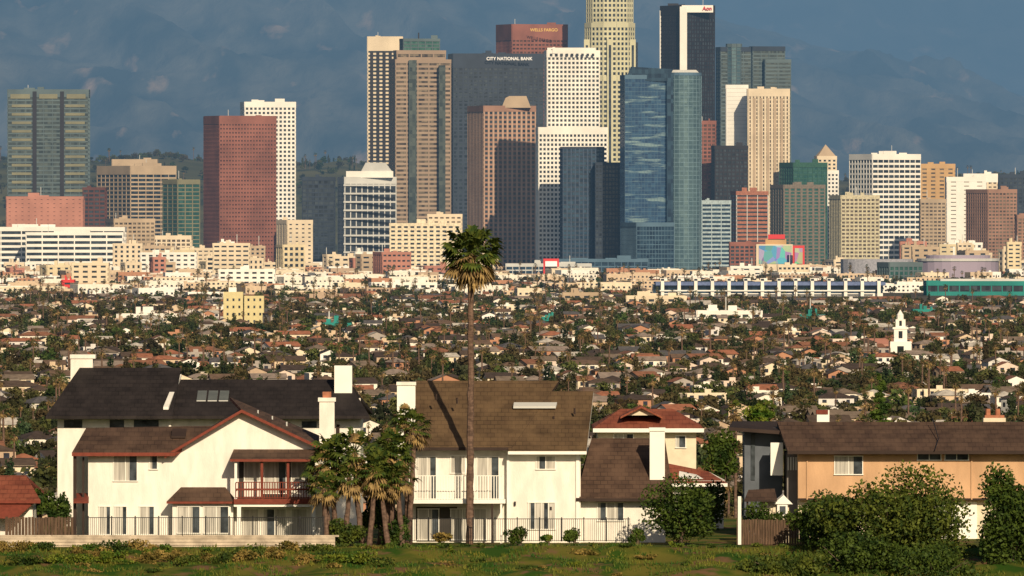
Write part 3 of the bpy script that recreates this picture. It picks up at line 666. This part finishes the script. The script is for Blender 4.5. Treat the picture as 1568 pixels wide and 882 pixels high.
b.hb(624,778,684,832,D+.6,9,stucco); b.hb(776,889,690,832,D,9,stucco); b.hb(887,1019,762,832,D+.8,9,stucco)
gab(b,627,784,685,D-.6,636,856,583,D+9,rC,stucco,trim=dkwood); gab(b,778,898,691,D-1.1,790,909,599,D+7.5,rC,stucco,trim=trimw)
gab(b,882,1032,763,D-.2,906,1018,671,D+7,rA,stucco,trim=dkwood)
b.slab([Q(786,622,D+4.6),Q(851,622,D+4.6),Q(853,616,D+5.3),Q(787,616,D+5.3)],.15,ltgrey)
b.hb(608,636,588,832,D+3,1.5,trimw); b.hb(607,637,585,590,D+2.9,1.7,stucco)
b.hb(995,1018,658,800,D+2,1.3,trimw); b.hb(994,1019,655,660,D+1.9,1.5,trimw)
b.hb(882,887,694,830,D-.15,.12,trimw); b.hb(776,780,692,830,D-.15,.12,trimw); b.hb(882,890,690,696,D-1,.9,trimw)
win(b,821,850,699,718,D,2); win(b,809,850,770,810,D,4); win(b,915,955,770,797,D+.8,3); win(b,690,712,698,724,D+.6,1); win(b,640,668,700,764,D+.6,2); win(b,730,764,700,764,D+.6,2)
b.hb(622,774,765,771,D-1.9,2.45,trimw); rail(b,622,772,728,765,D-1.85,trimw,4.2,1.3)
b.hb(622,625,770,832,D-1.8,.12,dkwood); b.hb(629,632,770,832,D-.8,.12,dkwood); b.hb(752,755,770,832,D-1.8,.12,dkwood); b.hb(766,769,728,832,D-1.8,.12,trimw)
b.hb(637,700,776,826,D+.52,.06,shade); win(b,640,672,780,826,D+.5,2); win(b,690,745,780,826,D+.5,3)  # flat dark panel stands for the shade under the balcony
for px,py in ((880,628),(848,640),(668,606),(700,612)): b.tube([Q(px,py+6,D+3.5),Q(px,py-3,D+3.5)],[.08,.08],dkwood,5)
b.hb(842,845,776,781,D-.1,.08,black); b.hb(787,790,768,774,D-.2,.15,black)
b.build('balcony_house')
b=MB(); D=765
b.hb(915,1066,655,830,D,10,stucco2)
A,B_,C,E=Q(908,656,D-1),Q(1078,656,D-1),Q(1030,626,D+6),Q(950,626,D+6)
b.slab([A,B_,C,E],.3,rD,trimw); b.slab([B_,(B_[0],D+13,B_[2]),C],.3,rD); b.slab([(A[0],D+13,A[2]),A,E],.3,rD); b.slab([E,C,(B_[0],D+13,B_[2]),(A[0],D+13,A[2])],.3,rD)
b.ext([(955,636),(982,623),(1010,636)],D+.5,5,stucco2); b.slab([Q(950,638,D),Q(982,622,D),(X(982,D),D+6,Z(622,D)),(X(950,D),D+6,Z(638,D))],.15,rD); b.slab([Q(982,622,D),Q(1014,638,D),(X(1014,D),D+6,Z(638,D)),(X(982,D),D+6,Z(622,D))],.15,rD)
win(b,1035,1050,668,685,D,1); win(b,940,970,665,690,D,2)
b.build('tile_roofed_house')
b=MB(); D=740
b.hb(1022,1108,736,830,D,7,stucco); b.slab([Q(1012,740,D-1),Q(1114,740,D-1),Q(1085,722,D+4),Q(1015,708,D+4)],.25,rD,trimw); b.slab([Q(1015,708,D+4),Q(1085,722,D+4),(X(1114,D),D+9,Z(740,D)),(X(1012,D),D+9,Z(740,D))],.25,rD,trimw); win(b,1030,1048,748,765,D,1); win(b,1080,1096,748,765,D,1)
b.build('white_cottage')
b=MB(); D=716
b.hb(1222,1640,688,765,D,11,ochre); b.hb(1222,1640,765,832,D+.7,10,stucco2); b.hb(1205,1222,694,832,D+2.5,8,mat('shaded_side_stucco',(.2,.18,.17)))  # grey return: shade of the left side put into the colour
gab(b,1206,1660,690,D-1.2,1190,1640,646,D+6,rA,ochre,th=.25,trim=dkwood)
b.hb(1140,1198,655,832,D+6,6,mat('shaded_side_wall',(.1,.115,.14))); b.slab([Q(1116,654,D+4),Q(1200,660,D+4),Q(1200,645,D+12),Q(1122,645,D+12)],.25,dkwood)  # dark wall colour carries the shade of the unlit left side
b.hb(1150,1156,665,735,D+5.9,.08,pane)
b.hb(1180,1199,678,728,D+3,1,trimw); b.hb(1251,1270,628,646,D+8,1,trimw); b.hb(1250,1268,628,634,D+7.9,1.2,trimr)
win(b,1278,1321,699,726,D,2,cur=True); win(b,1405,1441,694,704,D,2,cur=False); win(b,1447,1483,694,704,D,2,cur=False)
for x in (1236,1488): b.hb(x-1,x+1,690,765,D-.12,.1,ochre)
b.hb(1222,1640,763,766,D-.1,.1,dkwood)
b.hb(1428,1496,768,832,D+.6,.09,trimw); win(b,1300,1340,775,800,D+.7,2)
b.hb(1506,1540,640,650,D+7,1.5,stucco2); b.hb(1508,1538,636,640,D+7,1.5,brick)
for x in (1513,1528): b.tube([Q(x,638,D+7.5),Q(x,626,D+7.5)],[.2,.17],brick,7)
b.tube([Q(1431,690,D-1.4),Q(1437,672,D+1),Q(1428,640,D+4)],[.03,.03,.03],iron,4)
for i in range(4): b.hb(1206+i*4,1208+i*4,700,720,D+2.4,.08,trimw)
b.build('ochre_house')
b=MB(); D=708; b.hb(1165,1208,768,832,D,4,stucco2); b.slab([Q(1140,765,D-1),Q(1190,765,D-1),Q(1186,748,D+2),Q(1146,750,D+2)],.15,rA,dkwood); b.ext([(1184,772),(1200,758),(1214,772)],D-.5,3,trimw); b.hb(1190,1206,772,790,D-.4,.3,trimw); b.hb(1194,1203,775,787,D-.44,.03,pane); b.hb(1143,1146,765,832,D-.8,.1,dkwood); b.build('garden_shed')
b=MB(); D=716; b.hb(-60,50,764,835,D,8,stucco); gab(b,-80,62,766,D-1,-70,40,728,D+5,rD,stucco,trim=trimr); win(b,10,30,775,790,D,2); b.slab([Q(-40,790,D-2),Q(25,792,D-2),Q(52,768,D-.5),Q(-30,768,D-.5)],.12,trimr)
b.build('red_roofed_house')
b=MB(); D=699.5
b.box(X(-80,D),X(513,D),D,D+.25,37.9,Z(821,D),wallm)
for x in range(-80,510,40): b.hb(x,x+39,819.5,822,D-.04,.33,wallm)
for r_ in range(4):
    b.hb(-80,513,825+r_*5,825.5+r_*5,D-.01,.01,dkwood)
b.build('retaining_wall')
b=MB(); rail(b,135,497,792,821,D+.1,iron,3.2,.6,post=36); b.build('iron_fence')
b=MB(); rail(b,622,965,794,829,703.5,iron,3.2,.6,post=34); b.build('iron_fence')
b=MB()
for i,x in enumerate(range(8,112,5)): b.hb(x,x+4.3,792+random.uniform(-1,1),826,702,.06,fencew)
b.build('wooden_fence')
b=MB(); D=703
for i,x in enumerate(range(1128,1240,4)): b.hb(x,x+3.5,796+random.uniform(-1,1),834,D,.06,fencew)
b.hb(1130,1135,760,834,D-.1,.15,trimw); b.build('wooden_fence')
# ------------------------------------------------------------ foreground plants
lfA=leafmat('leaf_dark',(.012,.03,.004),(.055,.085,.01)); lfB=leafmat('leaf_olive',(.022,.042,.006),(.09,.11,.014)); lfC=leafmat('leaf_bright',(.03,.075,.006),(.13,.15,.015)); lfD=leafmat('leaf_golden',(.07,.06,.01),(.26,.18,.05))
D=705.1; zb=38.5
b=MB(); h=Z(388,D)-zb; fan_palm(b,(X(719,D),D,zb-.2),h+.2,.22,2.65,96,11,.1,12); b.build('tall_fan_palm')
pc=[(503,712,2.0,702),(526,696,2.2,702.5),(556,690,2.3,702),(582,684,2.2,703),(614,652,1.7,704),(540,728,1.8,701),(588,732,1.8,701.2),(626,638,1.3,704.5),(512,745,1.6,700.8),(606,728,1.6,701.5),(565,715,1.9,700.9),(592,700,1.8,702.6)]
b=MB()
for i,(px,py,R,D) in enumerate(pc):
    z=Z(py,D)-38.4; fan_palm(b,(X(px+random.uniform(-14,14),D),D,38.3),z,.17,R,40,20+i,random.uniform(-.6,.6),10,drop=-62)
    if i==4: b.build('clumping_palm'); b=MB()
b.build('clumping_palm')
def bush(name,px,py,rx,ry,D,n,size,m,lobes=10,seed=1,zb_=None,tr=.15):
    s=D/F; c=(X(px,D),D,Z(py,D)); r=(rx*s,rx*s*.8,ry*s); b=MB()
    base=(c[0],c[1],(gz(c[0],D) if zb_ is None else zb_)-.1); limbs(b,base,c,r,bark,6,tr); leafcloud(b,c,r,n,size,m,lobes,seed,hollow=.3); return b.build(name)
bush('round_leafy_tree',1042,786,68,52,702,9500,.13,lfA,16,1)
bush('large_shrub',1365,805,128,96,692,19000,.15,lfB,24,2)
bush('large_shrub',1285,800,66,60,695,6500,.14,lfA,14,3)
bush('leafy_tree',1550,805,72,92,690,12000,.15,lfA,14,4)
bush('large_shrub',1205,866,84,32,687,6500,.13,lfB,14,5)
bush('large_shrub',1310,864,84,52,687,8500,.13,lfA,14,6)
bush('large_shrub',1430,872,90,45,686,8000,.13,lfA,14,26)
bush('large_shrub',1180,800,50,34,705,3500,.13,lfA,10,7)
bush('large_shrub',1245,800,40,34,700,3500,.13,lfA,10,27)
bush('leafy_tree',1105,700,34,48,750,3000,.16,lfA,9,8)
bush('leafy_tree',1085,770,26,50,735,2500,.14,lfA,9,28)
bush('garden_bush',795,818,24,14,702.5,1500,.1,lfA,6,9); bush('garden_bush',878,820,18,13,702.5,1200,.1,lfA,6,10); bush('garden_bush',838,824,12,9,702.3,700,.09,lfC,5,11)
bush('garden_bush',975,818,16,15,702,1200,.1,lfA,6,12); bush('garden_bush',602,815,34,28,702,2500,.12,lfA,8,13); bush('garden_bush',672,822,22,9,702.3,900,.09,lfD,5,14)
bush('garden_bush',530,815,34,26,701,2500,.12,lfB,8,23)
bush('garden_bush',90,790,22,42,705,2000,.14,lfA,8,15); bush('garden_bush',60,770,22,28,722,1400,.16,lfA,8,16); bush('leafy_tree',580,775,36,54,705.5,4000,.15,lfA,8,17)
bush('leafy_tree',1165,640,28,22,780,1500,.2,lfC,8,18)
b=MB()
for i in range(34):
    px=520+i*32+random.uniform(-10,10); D=699.3+random.uniform(-1,.6); s=D/F; leafcloud(b,(X(px,D),D,38.55),(random.uniform(10,22)*s,.6,random.uniform(4,9)*s),240,.1,random.choice([lfA,lfB,lfC,lfA]),4,100+i,hollow=.2)
for i in range(44):
    px=random.uniform(-20,1500); D=random.uniform(686,697); s=D/F; leafcloud(b,(X(px,D),D,gz(X(px,D),D)+.1),(random.uniform(10,30)*s,.7,random.uniform(4,9)*s),220,.09,random.choice([lfA,lfC,lfD]),4,200+i,hollow=.2)
for i in range(30):
    px=-20+i*21+random.uniform(-9,9); D=random.uniform(689,697); s=D/F; leafcloud(b,(X(px,D),D,gz(X(px,D),D)+.25),(random.uniform(24,44)*s,1.0,random.uniform(11,17)*s),800,.1,random.choice([lfB,lfC,lfD,lfA]),5,400+i,hollow=.2)
b.build('low_shrubs')
b=MB(); D=800; s=D/F; bx=X(1349,D); b.tube([(bx,D,zprof(D)-1),(bx,D,Z(573,D))],[.25,.04],bark,7)
cn=leafmat('conifer_needles',(.02,.045,.008),(.07,.11,.016))
for i in range(12):
    t=i/11; py=577+t*98; r=(3+t*26)*s; leafcloud(b,(bx+random.uniform(-.15,.15),D,Z(py,D)),(r,r,6*s),620,.14,cn,5,300+i,hollow=.2)
b.build('conifer_tree')
b=MB(); D=770; fan_palm(b,(X(1095,D),D,36),Z(690,D)-36,.18,1.6,34,61,.1,9); b.build('fan_palm')
b=MB(); D=790; fan_palm(b,(X(1172,D),D,34),Z(628,D)-34,.16,1.3,30,62,.1,9); b.build('fan_palm')
b=MB(); D=1000; fan_palm(b,(X(1125,D),D,18),Z(628,D)-18,.16,1.5,30,63,.1,9); b.build('fan_palm')
# ------------------------------------------------------------ light, sky, camera
el=math.radians(25); az=math.radians(14)
dirv=Vector((math.sin(az)*math.cos(el),-math.cos(az)*math.cos(el),math.sin(el)))
L=bpy.data.lights.new('sun','SUN'); L.energy=5.0; L.angle=math.radians(.5); L.color=(1,.82,.57)
so=bpy.data.objects.new('sun',L); so.rotation_euler=dirv.to_track_quat('Z','Y').to_euler(); so.location=(0,0,500); col.objects.link(so)
w=bpy.data.worlds.new('World'); scene.world=w; w.use_nodes=True; t=w.node_tree; bg=t.nodes['Background']
sk=nd(t,'ShaderNodeTexSky',sky_type='NISHITA'); sk.sun_disc=False; sk.sun_elevation=el; sk.sun_rotation=math.pi-az; sk.dust_density=2.0
t.links.new(sk.outputs[0],bg.inputs[0]); bg.inputs[1].default_value=.05
cam=bpy.data.cameras.new('camera'); cam.sensor_width=36; cam.lens=F/1568*36; cam.shift_y=-(441-HY)/1568; cam.clip_start=1; cam.clip_end=80000
co=bpy.data.objects.new('camera',cam); co.location=(0,0,CZ); co.rotation_euler=(math.pi/2,0,0); col.objects.link(co); scene.camera=co
scene.view_settings.view_transform='Standard'; scene.view_settings.look='None'; scene.view_settings.exposure=0
print('trees',len(trees),'objs',len(bpy.data.objects))
